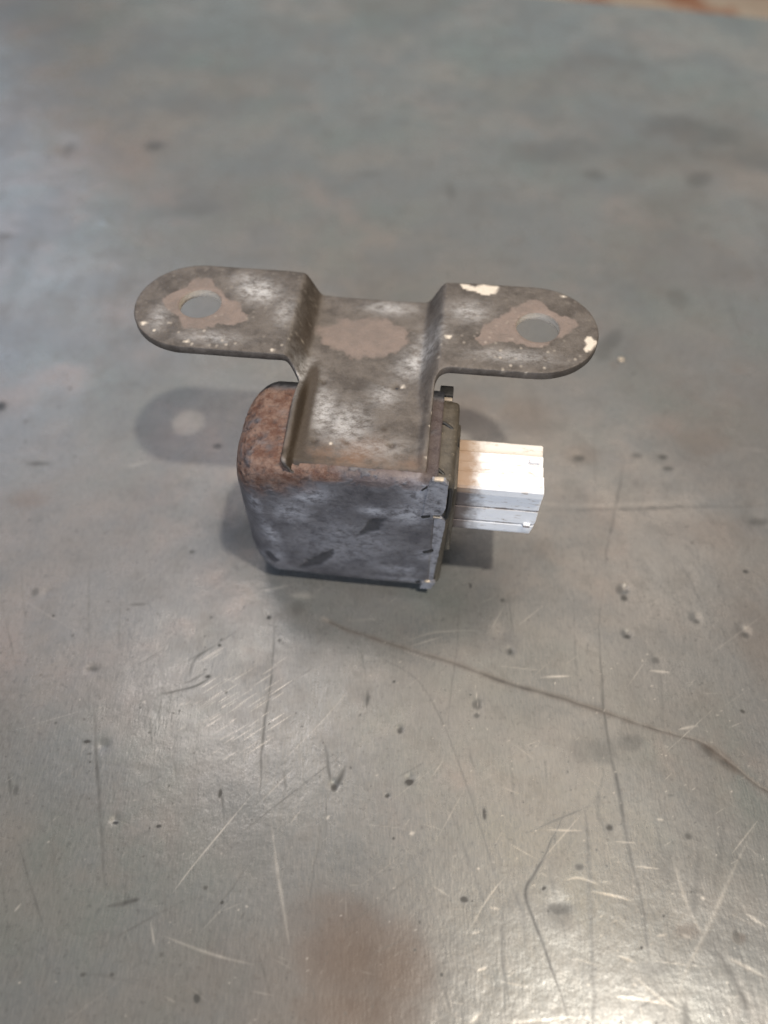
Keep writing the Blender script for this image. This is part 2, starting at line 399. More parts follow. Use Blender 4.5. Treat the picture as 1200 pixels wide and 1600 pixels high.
    # long dark lines running towards the viewer
    lines = [
     ([(138, 870), (138, 960), (140, 1010)], 0.32, 0.22), ([(146, 1100), (152, 1200), (158, 1300), (165, 1400)], 0.40, 0.42),
     ([(78, 1200), (83, 1330), (85, 1400)], 0.25, 0.2), ([(30, 1320), (50, 1390), (75, 1470)], 0.3, 0.36),
     ([(12, 1205), (17, 1250)], 0.35, 0.5), ([(430, 960), (424, 1060), (410, 1150), (406, 1250)], 0.25, 0.35),
     ([(720, 900), (716, 1000), (703, 1090), (700, 1150)], 0.25, 0.26), ([(795, 930), (800, 990)], 0.3, 0.3),
     ([(945, 900), (937, 980), (940, 1060), (948, 1140), (965, 1230), (980, 1310), (1000, 1400), (1012, 1480), (1030, 1560)], 0.34, 0.42),
     ([(975, 720), (965, 780), (950, 850), (945, 900)], 0.45, 0.30), ([(895, 900), (898, 1000), (905, 1120)], 0.35, 0.2),
     ([(880, 1268), (860, 1320), (832, 1370), (822, 1400), (838, 1450), (868, 1530), (890, 1600)], 0.27, 0.55),
     ([(915, 1260), (920, 1350), (926, 1500), (926, 1610)], 0.4, 0.25), ([(1100, 1280), (1092, 1350), (1085, 1420), (1080, 1450)], 0.75, 0.30),
     ([(1135, 1280), (1125, 1340), (1122, 1380)], 1.1, 0.28), ([(1105, 1460), (1130, 1500), (1155, 1545), (1175, 1600)], 0.75, 0.42),
     ([(1070, 1560), (1068, 1620)], 0.8, 0.35), ([(785, 1420), (785, 1500), (788, 1600)], 0.22, 0.35), ([(560, 1000), (574, 1060)], 0.25, 0.25),
     ([(270, 1180), (278, 1230)], 0.2, 0.2), ([(344, 1235), (348, 1255), (352, 1300)], 0.25, 0.35), ([(500, 1290), (490, 1360), (483, 1410)], 0.25, 0.3),
     ([(575, 1075), (572, 1105)], 0.35, 0.5), ([(510, 1165), (514, 1200), (517, 1225)], 0.3, 0.4), ([(540, 1200), (520, 1235)], 0.5, 0.5),
     ([(790, 800), (900, 797), (1000, 795), (1080, 792), (1200, 790)], 0.45, 0.30), ([(800, 1380), (815, 1430), (820, 1500)], 0.3, 0.2),
     ([(1040, 1200), (1035, 1100), (1030, 1010)], 0.5, 0.2), ([(905, 845), (920, 900)], 0.3, 0.2), ([(1060, 870), (1085, 920), (1095, 945)], 0.3, 0.25),
     ([(950, 1310), (935, 1260), (945, 1190)], 0.3, 0.2), ([(680, 1500), (690, 1540), (705, 1585)], 0.4, 0.28), ([(320, 1440), (360, 1390), (400, 1340)], 0.2, 0.25),
     ([(245, 1087), (300, 1073), (330, 1058)], 0.22, 0.5), ([(295, 1055), (310, 1025), (343, 1008)], 0.25, 0.35), ([(285, 1068), (320, 1052)], 0.2, 0.35),
     ([(165, 1416), (200, 1408), (218, 1404)], 0.55, 0.8), ([(375, 1440), (385, 1425)], 0.25, 0.4), ([(1150, 1460), (1190, 1600)], 0.3, 0.2),
     ([(130, 1190), (200, 1197), (260, 1205)], 0.6, 0.14), ([(250, 1497), (256, 1488)], 0.45, 0.8), ([(120, 1523), (170, 1527), (215, 1538)], 0.3, 0.3)]
    for p, wd, a in lines: stroke(p, wd*1.15, G, min(a*1.15, 0.8), True, 0.010, wob=0.6)
    # bright scratches
    br = [([(270, 1395), (300, 1355), (345, 1300), (395, 1240)], 0.13, 0.95), ([(425, 1290), (432, 1350), (440, 1400), (452, 1475)], 0.32, 0.5),
      ([(235, 1438), (242, 1480)], 0.2, 0.6), ([(255, 1462), (300, 1480), (345, 1495), (395, 1507)], 0.22, 0.45), ([(455, 1285), (470, 1265)], 0.12, 0.6),
      ([(960, 1315), (1000, 1318)], 0.14, 0.7), ([(850, 1297), (908, 1298)], 0.16, 0.8), ([(845, 1058), (893, 1056)], 0.22, 0.85), ([(1015, 1048), (1047, 1051)], 0.25, 0.9),
      ([(885, 1375), (905, 1372), (935, 1382)], 0.2, 0.8), ([(925, 1393), (960, 1400), (988, 1408)], 0.22, 1.0), ([(990, 1353), (1030, 1358)], 0.14, 0.8),
      ([(960, 1557), (1000, 1562), (1050, 1571)], 0.2, 1.0), ([(985, 1520), (1030, 1560), (1060, 1580)], 0.2, 0.6), ([(965, 1493), (993, 1504)], 0.18, 0.8),
      ([(733, 1600), (745, 1590), (753, 1582)], 0.3, 1.0), ([(738, 1460), (750, 1455)], 0.2, 0.9), ([(745, 1517), (763, 1511)], 0.2, 0.9), ([(765, 1418), (782, 1421)], 0.2, 0.9),
      ([(735, 1450), (765, 1400), (790, 1370)], 0.14, 0.55), ([(675, 1383), (705, 1403)], 0.14, 0.5), ([(1180, 1290), (1150, 1350), (1130, 1395), (1105, 1450), (1090, 1480), (1070, 1520), (1055, 1570)], 0.38, 0.30),
      ([(1050, 1340), (1075, 1420), (1100, 1465)], 0.35, 0.35), ([(1165, 1428), (1200, 1450)], 0.25, 0.8), ([(1140, 1498), (1160, 1508), (1200, 1530)], 0.3, 0.8), ([(1065, 1460), (1078, 1466)], 0.3, 1.0),
      ([(1025, 1463), (1042, 1460)], 0.2, 0.8), ([(1095, 1402), (1102, 1405)], 0.3, 1.0), ([(1025, 1280), (1037, 1282)], 0.22, 1.0), ([(640, 1000), (680, 988), (750, 985)], 0.2, 0.3),
      ([(405, 925), (455, 914)], 0.22, 0.55), ([(455, 930), (495, 932)], 0.9, 0.40), ([(500, 963), (515, 972)], 0.5, 0.4), ([(1060, 1140), (1090, 1134)], 0.3, 0.7), ([(545, 970), (590, 967)], 0.3, 0.3),
      ([(510, 1280), (515, 1274)], 0.25, 1.0), ([(640, 1303), (648, 1301)], 0.35, 0.9), ([(1150, 700), (1200, 705)], 0.5, 0.15), ([(195, 730), (235, 720)], 0.4, 0.3),
      ([(800, 780), (900, 790), (1100, 783)], 0.6, 0.15), ([(460, 1200), (400, 1260)], 0.14, 0.35), ([(545, 1078), (500, 1130), (430, 1200)], 0.13, 0.35), ([(690, 1190), (600, 1260)], 0.1, 0.2),
      ([(780, 1600), (850, 1595), (900, 1590)], 0.2, 0.5), ([(200, 1330), (193, 1335), (190, 1345)], 0.15, 0.3), ([(22, 1425), (33, 1412)], 0.2, 0.7), ([(258, 1558), (275, 1566)], 0.2, 0.5), ([(640, 1010), (690, 995)], 0.2, 0.4)]
    for p, wd, a in br: stroke(p, wd, S, a*0.5, True, 0.006)
    rr = random.Random(3)
    # families of fine scratches: rubbed patch left, and loose ones all over
    for _ in range(60):
        u = rr.gauss(345, 38); v = rr.gauss(1115, 38); ln = rr.uniform(10, 55)
        stroke([(u, v), (u+ln*0.8, v-ln*0.52)], rr.uniform(0.07, 0.12), S, rr.uniform(0.15, 0.55))
    for _ in range(210):
        u = rr.uniform(-20, 1220); v = rr.uniform(900, 1620); ln = rr.expovariate(1/24)+5
        a = rr.choice([R(33), R(35), R(50), R(-12), R(-30), rr.uniform(-1.5, 1.5)])+rr.gauss(0, 0.12)
        stroke([(u, v), (u+ln*math.cos(a), v-ln*math.sin(a))], rr.uniform(0.07, 0.13), S, rr.uniform(0.04, 0.26)*(1.2 if u > 600 else 0.6))
    for _ in range(150):
        u = rr.uniform(-20, 1220); v = rr.uniform(650, 1620); ln = rr.expovariate(1/60)+10
        a = rr.choice([R(90), R(84), R(95), R(100), R(110), R(30)])+rr.gauss(0, 0.06)
        stroke([(u, v), (u+ln*0.5*math.cos(a), v-ln*0.5*math.sin(a)), (u+ln*math.cos(a)+rr.gauss(0, 3), v-ln*math.sin(a))], rr.uniform(0.10, 0.32), G, rr.uniform(0.08, 0.40)*(0.45 if v < 950 else 0.9))
    for _ in range(230):
        u = rr.uniform(0, 1200); v = rr.uniform(1000, 1610)
        if rr.random() > 0.35+0.65*(u/1200): continue
        a = rr.choice([R(25), R(-15), rr.uniform(-1.5, 1.5)]); ln = rr.uniform(1.5, 6)
        stroke([(u, v), (u+ln*math.cos(a), v-ln*math.sin(a))], rr.uniform(0.10, 0.18), S, rr.uniform(0.15, 0.5))
    for _ in range(650):                                    # specks
        u = rr.uniform(-20, 1220); v = rr.uniform(430, 1620); r_ = rr.uniform(0.12, 0.4)*(1.6 if v < 700 else 1)
        stroke([(u, v), (u+rr.uniform(-4, 4), v+rr.uniform(-3, 3))], r_, G, rr.uniform(0.15, 0.85))
    # dents (real relief) grime spots, and dark spots set in the dents
    for d in [(975, 920, 1.3, 0.75, 0.4, 0.6, 0.8), (980, 990, 1.0, 0.45, 0.4), (1025, 1030, 1.3, 0.2), (1162, 985, 1.2, 0.5), (1088, 965, 1.1, 0.3), (785, 990, 2.6, 0.42, 0.3), (797, 1017, 1.0, 0.35),
              (640, 1215, 0.8, 0.2), (605, 1243, 0.5, 0.2), (625, 1140, 0.7, 0.25), (745, 1100, 1.4, 0.25), (522, 1225, 0.8, 0.3), (972, 560, 1.4, -0.7), (105, 228, 5.5, 1.0), (242, 228, 4.0, 0.6),
              (540, 287, 3.0, 0.9), (710, 230, 7, 0.9), (935, 270, 6, 1.1), (1090, 275, 5, 1.0), (165, 347, 1.6, -0.6), (300, 322, 5, 0.5), (475, 165, 4, -0.8), (900, 715, 1.5, 0.4), (1035, 715, 1.6, 0.5), (1045, 733, 1.2, 0.3),
              (1010, 797, 1.6, 0.3), (460, 340, 5, 0.5), (790, 320, 4, 0.6), (1180, 810, 3, 0.5), (875, 1420, 2.2, 0.2), (160, 1165, 1.2, 0.3), (180, 1280, 0.8, 0.35), (143, 1045, 1.2, 0.2), (75, 925, 1.5, 0.2)]:
        dent(*d)
    for sp in [(975, 935, 0.9, 0.9, 0.55), (980, 995, 0.8, 0.6, 0.5), (1025, 1032, 0.9, 0.9, 0.35), (1165, 993, 0.9, 0.8, 0.4), (1088, 972, 0.8, 0.7, 0.4), (797, 1017, 0.7, 0.8, 0.5), (785, 938, 0.6, 0.6, 0.5),
               (640, 1222, 1.0, 0.7, 0.8), (605, 1243, 0.5, 0.5, 0.6), (625, 1140, 0.6, 0.9, 0.5), (745, 1100, 1.1, 1.4, 0.42), (745, 1118, 0.7, 0.6, 0.4), (522, 1230, 0.7, 0.9, 0.6), (735, 915, 0.3, 0.9, 0.6),
               (1048, 1243, 0.7, 0.3, 0.3), (1160, 1112, 0.7, 0.45, 0.7, -0.8), (952, 1293, 0.7, 0.7, 0.6), (1075, 1307, 0.8, 0.7, 0.5), (905, 1355, 0.9, 0.6, 0.4), (875, 1420, 2.3, 1.1, 0.38), (850, 1388, 0.5, 0.3, 0.8, 0.6),
               (1150, 1463, 0.8, 1.2, 0.5), (725, 1406, 0.75, 0.55, 0.75), (738, 1408, 0.16, 0.16, 0.9), (690, 1523, 0.3, 0.35, 0.8), (648, 1484, 0.25, 0.25, 0.7), (757, 1272, 0.4, 1.1, 0.65), (615, 1310, 0.25, 0.25, 0.7),
               (1002, 1481, 0.25, 0.25, 0.9), (1037, 1431, 0.3, 0.25, 0.7), (347, 1410, 0.32, 0.32, 0.95), (321, 1387, 0.6, 0.5, 0.5), (308, 1560, 0.6, 0.8, 0.9), (130, 1523, 0.6, 0.4, 0.5), (175, 1523, 0.5, 0.4, 0.5),
               (181, 1286, 0.6, 0.3, 0.7), (248, 1291, 0.6, 0.3, 0.8), (344, 1240, 0.45, 1.0, 0.6), (343, 1008, 0.35, 0.35, 0.7), (325, 1057, 0.6, 0.4, 0.6), (136, 1159, 0.9, 0.4, 0.65), (25, 1235, 0.6, 1.2, 0.4), (140, 1178, 0.5, 0.3, 0.4),
               (83, 962, 0.3, 0.3, 0.8), (55, 925, 0.9, 1.3, 0.35), (145, 1045, 1.5, 0.6, 0.35), (215, 944, 2.0, 0.4, 0.3), (420, 965, 0.5, 0.4, 0.7), (465, 950, 1.6, 2.2, 0.3), (0, 635, 1.8, 2.0, 0.6), (60, 724, 3.5, 0.8, 0.35),
               (340, 697, 1.2, 0.7, 0.5), (242, 228, 4.0, 3.2, 0.55, 0.2), (107, 232, 2.0, 5, 0.3), (575, 272, 5, 2, 0.3), (1092, 280, 4, 6, 0.35, -0.8), (890, 228, 20, 8, 0.22, 0.1), (940, 222, 14, 14, 0.18), (1080, 205, 20, 12, 0.42, -0.15), (860, 240, 16, 9, 0.3), (1150, 240, 20, 12, 0.25), (1130, 215, 16, 8, 0.2), (1000, 235, 26, 16, 0.18, 0.3), (930, 272, 4, 4, 0.35),
               (305, 325, 9, 5, 0.25), (5, 370, 4, 2, 0.4), (705, 300, 2, 6, 0.25), (905, 716, 1.6, 1.2, 0.4), (1036, 714, 1.3, 1.0, 0.5), (1044, 732, 1.6, 0.8, 0.45), (995, 712, 1.6, 1.0, 0.35), (1020, 794, 1.8, 0.8, 0.35), (1165, 893, 0.8, 0.6, 0.6),
               (1185, 815, 3, 1.2, 0.35), (950, 540, 3.2, 9.0, 0.33, -0.6), (1060, 465, 4, 5, 0.25), (300, 862, 0.6, 0.5, 0.5), (310, 425, 4, 1.2, 0.2), (210, 600, 2, 1.5, 0.2), (940, 1175, 3.5, 2.5, 0.22), (985, 1160, 3.0, 2.0, 0.25), (910, 1175, 2.6, 3.4, 0.16),
               (1040, 1350, 2.0, 4.0, 0.22), (700, 1470, 4.5, 1.6, 0.20), (1110, 1470, 3, 1.8, 0.25), (1025, 1515, 3.2, 1.2, 0.18)]:
        spot(*sp)
    # brown smears, rusty patches and a painted-in reflection
    for sp in [(1100, 690, 9, 5, 0.45), (1160, 650, 8, 10, 0.3), (1120, 830, 12, 5, 0.25), (830, 650, 9, 7, 0.35), (720, 640, 8, 8, 0.3), (45, 780, 6, 3, 0.35), (960, 570, 1.5, 2.0, 0.3), (1155, 580, 4, 2, 0.3), (910, 712, 5, 4, 0.3), (850, 860, 3, 3, 0.2),  # two brown spots lie below the right ear
               (1190, 1000, 6, 12, 0.22), (555, 1500, 12, 10, 0.75), (610, 1520, 8, 9, 0.75), (525, 1425, 7, 4, 0.5), (560, 1580, 12, 6, 0.75), (480, 1470, 6, 8, 0.35), (525, 1450, 9, 7, 0.4), (455, 1540, 10, 8, 0.35), (360, 1530, 14, 9, 0.22), (470, 1590, 14, 7, 0.35), (1100, 260, 30, 14, 0.25), (1060, 550, 16, 12, 0.2), (1075, 1455, 2.5, 1.5, 0.4), (1155, 1466, 1.5, 1.0, 0.5), (80, 400, 20, 12, 0.12), (1130, 420, 25, 16, 0.22)]:  # large bottom-centre spots paint in a dark brown reflection
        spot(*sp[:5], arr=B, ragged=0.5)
    # stray pale chip on the bench beyond the right ear
    # broad dirt film
    film = fbm(X*0.030, Y*0.030, 12.0, 5); np.maximum(G, 0.12*sstep(0.50, 0.72, film), out=G)
    st = fbm(X*0.35, Y*0.035, 15.0, 4); np.maximum(G, 0.05*sstep(0.54, 0.72, st), out=G)
    br2 = fbm(X*0.022+9, Y*0.022, 22.0, 4); np.maximum(B, 0.22*sstep(0.52, 0.74, br2), out=B)
    # keep the sheet flat where the sensor stands
    cx, cy = OX+EX[0]*-3+EY[0]*12, OY+EX[1]*-3+EY[1]*12
    flat = 1-sstep(24, 40, np.hypot(X-cx, Y-cy))
    Z = Z*(1-flat)
    V = np.stack([X, Y, Z], -1)
    F = grid_faces(nr, nc)
    base = nr*nc
    ring = np.concatenate([np.arange(nc), np.arange(1, nr)*nc+nc-1, (nr-1)*nc+np.arange(nc-2, -1, -1), np.arange(nr-2, 0, -1)*nc])
    Vf = V.reshape(-1, 3); top_ = Vf[ring].copy(); low = Vf[ring].copy(); low[:, 2] = -32
    n = len(ring); j = np.arange(n); k = (j+1) % n
    F2 = np.stack([base+k, base+j, base+n+j, base+n+k], -1)
    me = mesh_np('bench_top', np.concatenate([Vf, top_, low])*MM, np.concatenate([F, F2]))
    z = np.zeros(2*n)
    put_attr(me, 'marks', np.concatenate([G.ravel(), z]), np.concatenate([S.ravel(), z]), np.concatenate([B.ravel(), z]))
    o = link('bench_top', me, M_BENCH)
    o['kind'] = 'structure'; o['label'] = 'scratched and dented grey steel bench top under the sensor'
    return o
build_bench()

# floor seen past the rear edge of the bench
me = bpy.data.meshes.new('floor')
me.from_pydata([(-6, -4, -0.8), (6, -4, -0.8), (6, 12, -0.8), (-6, 12, -0.8)], [], [(0, 1, 2, 3)])
fl = link('floor', me, M_FLOOR, smooth=False); fl['kind'] = 'structure'; fl['label'] = 'pale workshop floor with rusty brown blotches beyond the bench edge'

# ------------------------------------------------------------------ the sensor
root = bpy.data.objects.new('crash_sensor', None); col.objects.link(root)
root.empty_display_size = 0.02
root.location = ((OX+0.05)*MM, (OY-0.6)*MM, 0.0011); root.rotation_euler = (0, 0, ROT)
root['label'] = 'worn grey metal crash sensor with two-eared bracket and white connector, lying on steel'
root['category'] = 'sensor'

F0, EAR, TH = 40.2, 45.7, 1.9
CX = -2.0
def bracket_height(X, Y):
    # ears stand above the channel floor; towards the front only low lips are left
    back = sstep(14, 25, Y)
    lw = sstep(-12.4, -16.6, X)*(EAR-F0); rw = sstep(10.0, 14.2, X)*(EAR-F0)
    rim_ = sstep(-11.3, -12.5, X); lf = rim_*(1.5+1.3*sstep(3, 15, Y)); rf = sstep(11.2, 12.8, X)*1.0*sstep(1, 5, Y)
    z = F0+np.where(X < 0, lw*back+lf*(1-back), rw*back+rf*(1-back))
    z = z-1.5*sstep(2.4, 1.1, Y)*(1-0.75*rim_)
    z = z-0.25*blob(X, Y, 0, 26, 9, 14)
    for u, v in [(506, 599), (620, 606), (492, 690), (612, 697)]:
        x, y = local(u, v, F0); z = z-0.55*blob(X, Y, x, y, 0.7, 0.7)
    z = z-0.10*(fbm(X*0.5, Y*0.5, 2.0)-0.5)
    return z
def arc(cx, cy, r, a0, a1, n):
    return [(cx+r*math.cos(R(a0+(a1-a0)*i/n)), cy+r*math.sin(R(a0+(a1-a0)*i/n))) for i in range(n+1)]
def densify(P, step=0.45):
    out = []
    for i in range(len(P)):
        a, b = P[i], P[(i+1) % len(P)]; d = math.dist(a, b); n = max(1, int(d/step))
        out += [(a[0]+(b[0]-a[0])*k/n, a[1]+(b[1]-a[1])*k/n) for k in range(n)]
    return out
def build_bracket():
    r = 12.4; yc = 36.5; xl = -37.1; xr = 32.6
    nl, nrx, fr = -13.2, 13.2, 3.2
    P = []
    P += arc(nl+0.8, 0.8+0.75, 0.8, 180, 270, 6)
    P += arc(nrx-1.0, 1.0+0.75, 1.0, 270, 360, 6)
    P += arc(nrx+fr, yc-r-fr, fr, 180, 90, 10)
    P += arc(xr, yc, r, -90, 90, 48)
    P += [(20, 48.9), (14, 48.6), (8, 48.3), (-8, 48.2), (-14, 48.5), (-20, 48.9)]
    P += arc(xl, yc, r, 90, 270, 48)
    P += arc(nl-fr, yc-r-fr, fr, 90, 0, 10)
    P = densify(P)
    holes = [arc(hx, 36.8, 4.55, 0, 360, 72)[:-1] for hx in (-36.3, 33.1)]
    pts = [Vector(p) for p in P]; edges = [(i, (i+1) % len(P)) for i in range(len(P))]
    for h in holes:
        b = len(pts); pts += [Vector(p) for p in h]; edges += [(b+i, b+(i+1) % len(h)) for i in range(len(h))]
    # inner points
    gx, gy = np.meshgrid(np.arange(-49.5, 45, 0.5), np.arange(-0.2, 49, 0.5))
    gx = gx+(np.arange(gx.shape[0])[:, None] % 2)*0.25
    gx, gy = gx.ravel(), gy.ravel()
    ins = np.zeros(gx.shape, bool); dm = np.full(gx.shape, 1e9)
    for L_ in [P]+holes:
        A = np.array(L_); Bq = np.roll(A, -1, 0)
        for a, b in zip(A, Bq):
            c = ((a[1] > gy) != (b[1] > gy)) & (gx < (b[0]-a[0])*(gy-a[1])/(b[1]-a[1]+1e-12)+a[0]); ins ^= c
            dm = np.minimum(dm, np.hypot(gx-a[0], gy-a[1]))
    ok = ins & (dm > 0.35)
    pts += [Vector((float(a), float(b))) for a, b in zip(gx[ok], gy[ok])]
    vo, eo, fo, _, _, _ = delaunay_2d_cdt(pts, edges, [], 0, 1e-5)
    V2 = np.array([(v.x, v.y) for v in vo])
    T = np.array([f for f in fo if len(f) == 3])
    c = V2[T].mean(1)
    ins = np.zeros(len(c), bool)
    for L_ in [P]+holes:
        A = np.array(L_); Bq = np.roll(A, -1, 0)
        for a, b in zip(A, Bq):
            ins ^= ((a[1] > c[:, 1]) != (b[1] > c[:, 1])) & (c[:, 0] < (b[0]-a[0])*(c[:, 1]-a[1])/(b[1]-a[1]+1e-12)+a[0])
    T = T[ins]
    X, Y = V2[:, 0], V2[:, 1]
    zt = bracket_height(X, Y)
    # roll the sheared edge over slightly
    nv = len(V2)
    cnt = {}
    for t in T:
        for i in range(3):
            k = (int(t[i]), int(t[(i+1) % 3])); cnt[k] = 1
    bd = [k for k in cnt if (k[1], k[0]) not in cnt]
    # order of levels down the sheared side
    vb = sorted({i for k in bd for i in k}); idx = {v: i for i, v in enumerate(vb)}
    nx = np.zeros((nv, 2))
    for a, b in bd:
        d = V2[b]-V2[a]; n = np.array([d[1], -d[0]])/(np.linalg.norm(d)+1e-9); nx[a] += n; nx[b] += n
    sgn = 1.0
    nb = nx[vb]; nb /= (np.linalg.norm(nb, axis=1, keepdims=True)+1e-9)
    verts = [np.stack([X, Y, zt], -1)]
    bx, by, bz = X[vb], Y[vb], zt[vb]
    lev = [(0.16, 0.07), (0.25, 0.25), (0.25, TH*0.5), (0.25, TH-0.25), (0.13, TH-0.05)]
    for off, dz in lev:
        verts.append(np.stack([bx+nb[:, 0]*off, by+nb[:, 1]*off, bz-dz], -1))
    verts.append(np.stack([X, Y, zt-TH], -1))
    V = np.concatenate(verts); m = len(vb)
    faces = [tuple(int(i) for i in t) for t in T]
    starts = [None]+[nv+i*m for i in range(len(lev))]
    bot = nv+len(lev)*m
    faces += [tuple(int(bot+i) for i in t[::-1]) for t in T]
    for a, b in bd:
        ring = [(a, b)]+[(s+idx[a], s+idx[b]) for s in starts[1:]]+[(bot+a, bot+b)]
        for q in range(len(ring)-1):
            (a0, b0), (a1, b1) = ring[q], ring[q+1]
            faces.append((b0, a0, a1, b1))
    me = bpy.data.meshes.new('mounting_bracket'); me.from_pydata((V*MM).tolist(), [], faces); me.update()
    X, Y = V[:, 0], V[:, 1]
    zz = lambda pts, ox, oy, s, z: [local(ox+x/s, oy+y/s, z) for x, y in pts]
    tan = np.zeros(len(V)); white = np.zeros(len(V)); salt = np.zeros(len(V)); rust = np.zeros(len(V)); dark = np.zeros(len(V))
    up = np.concatenate([np.ones(nv), np.repeat([1, 0.4, 0.0, 0, 0], m), np.zeros(nv)])
    t1 = zz([(285,300),(350,265),(440,235),(450,195),(520,180),(590,205),(600,240),(650,290),(740,330),(780,430),(690,450),(600,450),(540,475),(420,470),(390,420),(340,380),(300,340)], 180, 390, 3.75, EAR)
    t2 = zz([(385,430),(430,345),(520,295),(600,245),(640,225),(720,185),(775,215),(800,250),(860,285),(960,310),(985,345),(900,400),(850,420),(820,450),(770,480),(690,465),(600,440),(500,440),(420,455)], 640, 420, 3.75, EAR)
    t3 = zz([(290,300),(380,285),(470,250),(600,240),(740,250),(850,300),(870,400),(760,470),(620,490),(500,485),(430,430),(320,400)], 420, 440, 4.0, F0)
    tan = np.maximum(poly_mask(X, Y, t1, 0.8, 0.9, 0.0, 0.9), poly_mask(X, Y, t2, 0.8, 0.9, 3.0, 0.9))
    tan = np.maximum(tan, 0.80*poly_mask(X, Y, t3, 1.5, 1.8, 6.0, 0.8))*up
    w1 = zz([(290,100),(330,105),(380,120),(420,105),(520,120),(500,155),(440,170),(380,145),(310,130)], 640, 420, 3.75, EAR)
    w2 = zz([(1010,480),(1030,450),(1010,430),(1040,405),(1085,440),(1060,490),(1020,505)], 640, 420, 3.75, EAR)
    white = np.maximum(poly_mask(X, Y, w1, 0.12, 0.3), poly_mask(X, Y, w2, 0.12, 0.3))
    for (u, v, a) in [(227, 508, 0.5), (243, 520, 0.25), (295, 536, 0.3), (700, 529, 0.5), (518, 694, 0.2), (426, 550, 0.3), (628, 606, 0.35), (878, 467, 0.35), (560, 730, 0.15)]:
        x, y = local(u, v, EAR if v < 560 else F0); white = np.maximum(white, sstep(0.4, 0.7, blob(X, Y, x, y, a*1.8, a*1.3)))
    sp = fbm(X*1.1+Y*0.8, Y*2.6-X*0.9, 31.0, 4)
    white = np.maximum(white, 0.5*sstep(0.715, 0.78, sp)*(0.25+0.75*sstep(35, 27, Y))*(np.abs(X) > 13))
    white *= up
    rim = np.maximum(sstep(5.1, 4.75, np.hypot(X+36.3, Y-36.8)), sstep(5.1, 4.75, np.hypot(X-33.1, Y-36.8)))*(1-up)  # bare hole walls, painted pale for the light they reflect
    white = np.maximum(white, rim)
    for (u, v, z, rx, ry, a, ang) in [(405, 458, EAR, 4.2, 3.2, 1.0, -0.4), (385, 440, EAR, 3, 2, 0.5, 0), (482, 590, F0, 2.4, 5, 1.0, 0.2), (500, 640, F0, 3.2, 6, 0.9, 0.35), (540, 665, F0, 4.5, 5, 0.75, 0.3), (655, 565, F0, 3.2, 6, 0.9, -0.5), (600, 620, F0, 3.0, 3.0, 0.55, 0),
                                      (610, 485, F0, 5, 2.0, 0.7, 0), (665, 520, EAR-2, 2, 5, 0.6, 0), (730, 490, EAR, 4, 3, 0.6, 0), (445, 490, EAR, 2.0, 4, 0.5, 0), (330, 530, EAR, 6, 1.8, 0.5, 0), (800, 560, EAR, 8, 1.8, 0.5, 0), (250, 500, EAR, 2.0, 4, 0.5, 0), (580, 700, F0, 7, 3, 0.4, 0), (450, 730, F0, 1.2, 1.2, 0.8, 0)]:
        x, y = local(u, v, z); salt = np.maximum(salt, a*blob(X, Y, x, y, rx, ry, ang))
    salt *= up
    for (u, v, rx, ry, a) in [(530, 715, 8, 3, 1.0), (560, 705, 5, 4, 0.7), (460, 720, 2.2, 2.5, 0.8), (640, 725, 3, 2, 0.6)]:
        x, y = local(u, v, F0); rust = np.maximum(rust, a*blob(X, Y, x, y, rx, ry))
    rust = np.maximum(rust, sstep(3.6, 1.4, Y)*0.6)
    # brown grease lying along the foot of the left wall; the small pits are coloured darker
    gl = np.exp(-((X+11.1)/1.5)**2)*sstep(31, 22, Y)*sstep(-13.2, -12.5, X)*1.5+np.exp(-((Y-2.6)/0.9)**2)*sstep(0, -11, X)*0.9+np.exp(-((X+14.0)/1.4)**2)*sstep(24, 30, Y)*0.45+np.exp(-((X-10.6)/1.2)**2)*sstep(22, 30, Y)*0.28
    dark = np.maximum(dark, gl*(0.7+0.5*fbm(X*0.6, Y*0.25, 8.0)))
    for u, v in [(506, 599), (620, 606), (492, 690), (612, 697), (600, 673), (470, 672)]:
        x, y = local(u, v, F0); dark = np.maximum(dark, 0.75*blob(X, Y, x, y, 0.75, 0.65))
    dark = np.clip(dark*1.35, 0, 1)*up
    put_attr(me, 'marks', tan, salt, np.clip(rust, 0, 1)*up)
    put_attr(me, 'marks_two', tan, white, dark)
    o = link('mounting_bracket', me, M_BRACKET, root)
    return o
build_bracket()

# ---- drawn metal cup: rounded closed end at the left, open towards the connector
CXL, CXR, CY0, CY1, CZ1 = -24.2, 15.6, 0.0, 24.0, 39.75
def cup_section(inset, rad, n=320):
    y0, y1, z0, z1 = CY0+inset, CY1-inset, inset, CZ1-inset
    rad = min(rad, (y1-y0)/2-0.01)
    rb = min(rad+1.4, (y1-y0)/2-0.01)                      # the lower edges are rounder
    segs = [((y1-rb, z0+rb), -90, rb), ((y1-rad, z1-rad), 0, rad), ((y0+rad, z1-rad), 90, rad), ((y0+rb, z0+rb), 180, rb)]
    P = []
    for (cy, cz), a0, q in segs: P += [(cy+q*math.cos(R(a0+90*i/12)), cz+q*math.sin(R(a0+90*i/12))) for i in range(13)]
    A = np.array(P); d = np.r_[0, np.cumsum(np.linalg.norm(np.diff(np.vstack([A, A[:1]]), axis=0), axis=1))]
    t = np.linspace(0, d[-1], n, endpoint=False); Aw = np.vstack([A, A[:1]])
    return np.stack([np.interp(t, d, Aw[:, 0]), np.interp(t, d, Aw[:, 1])], -1)
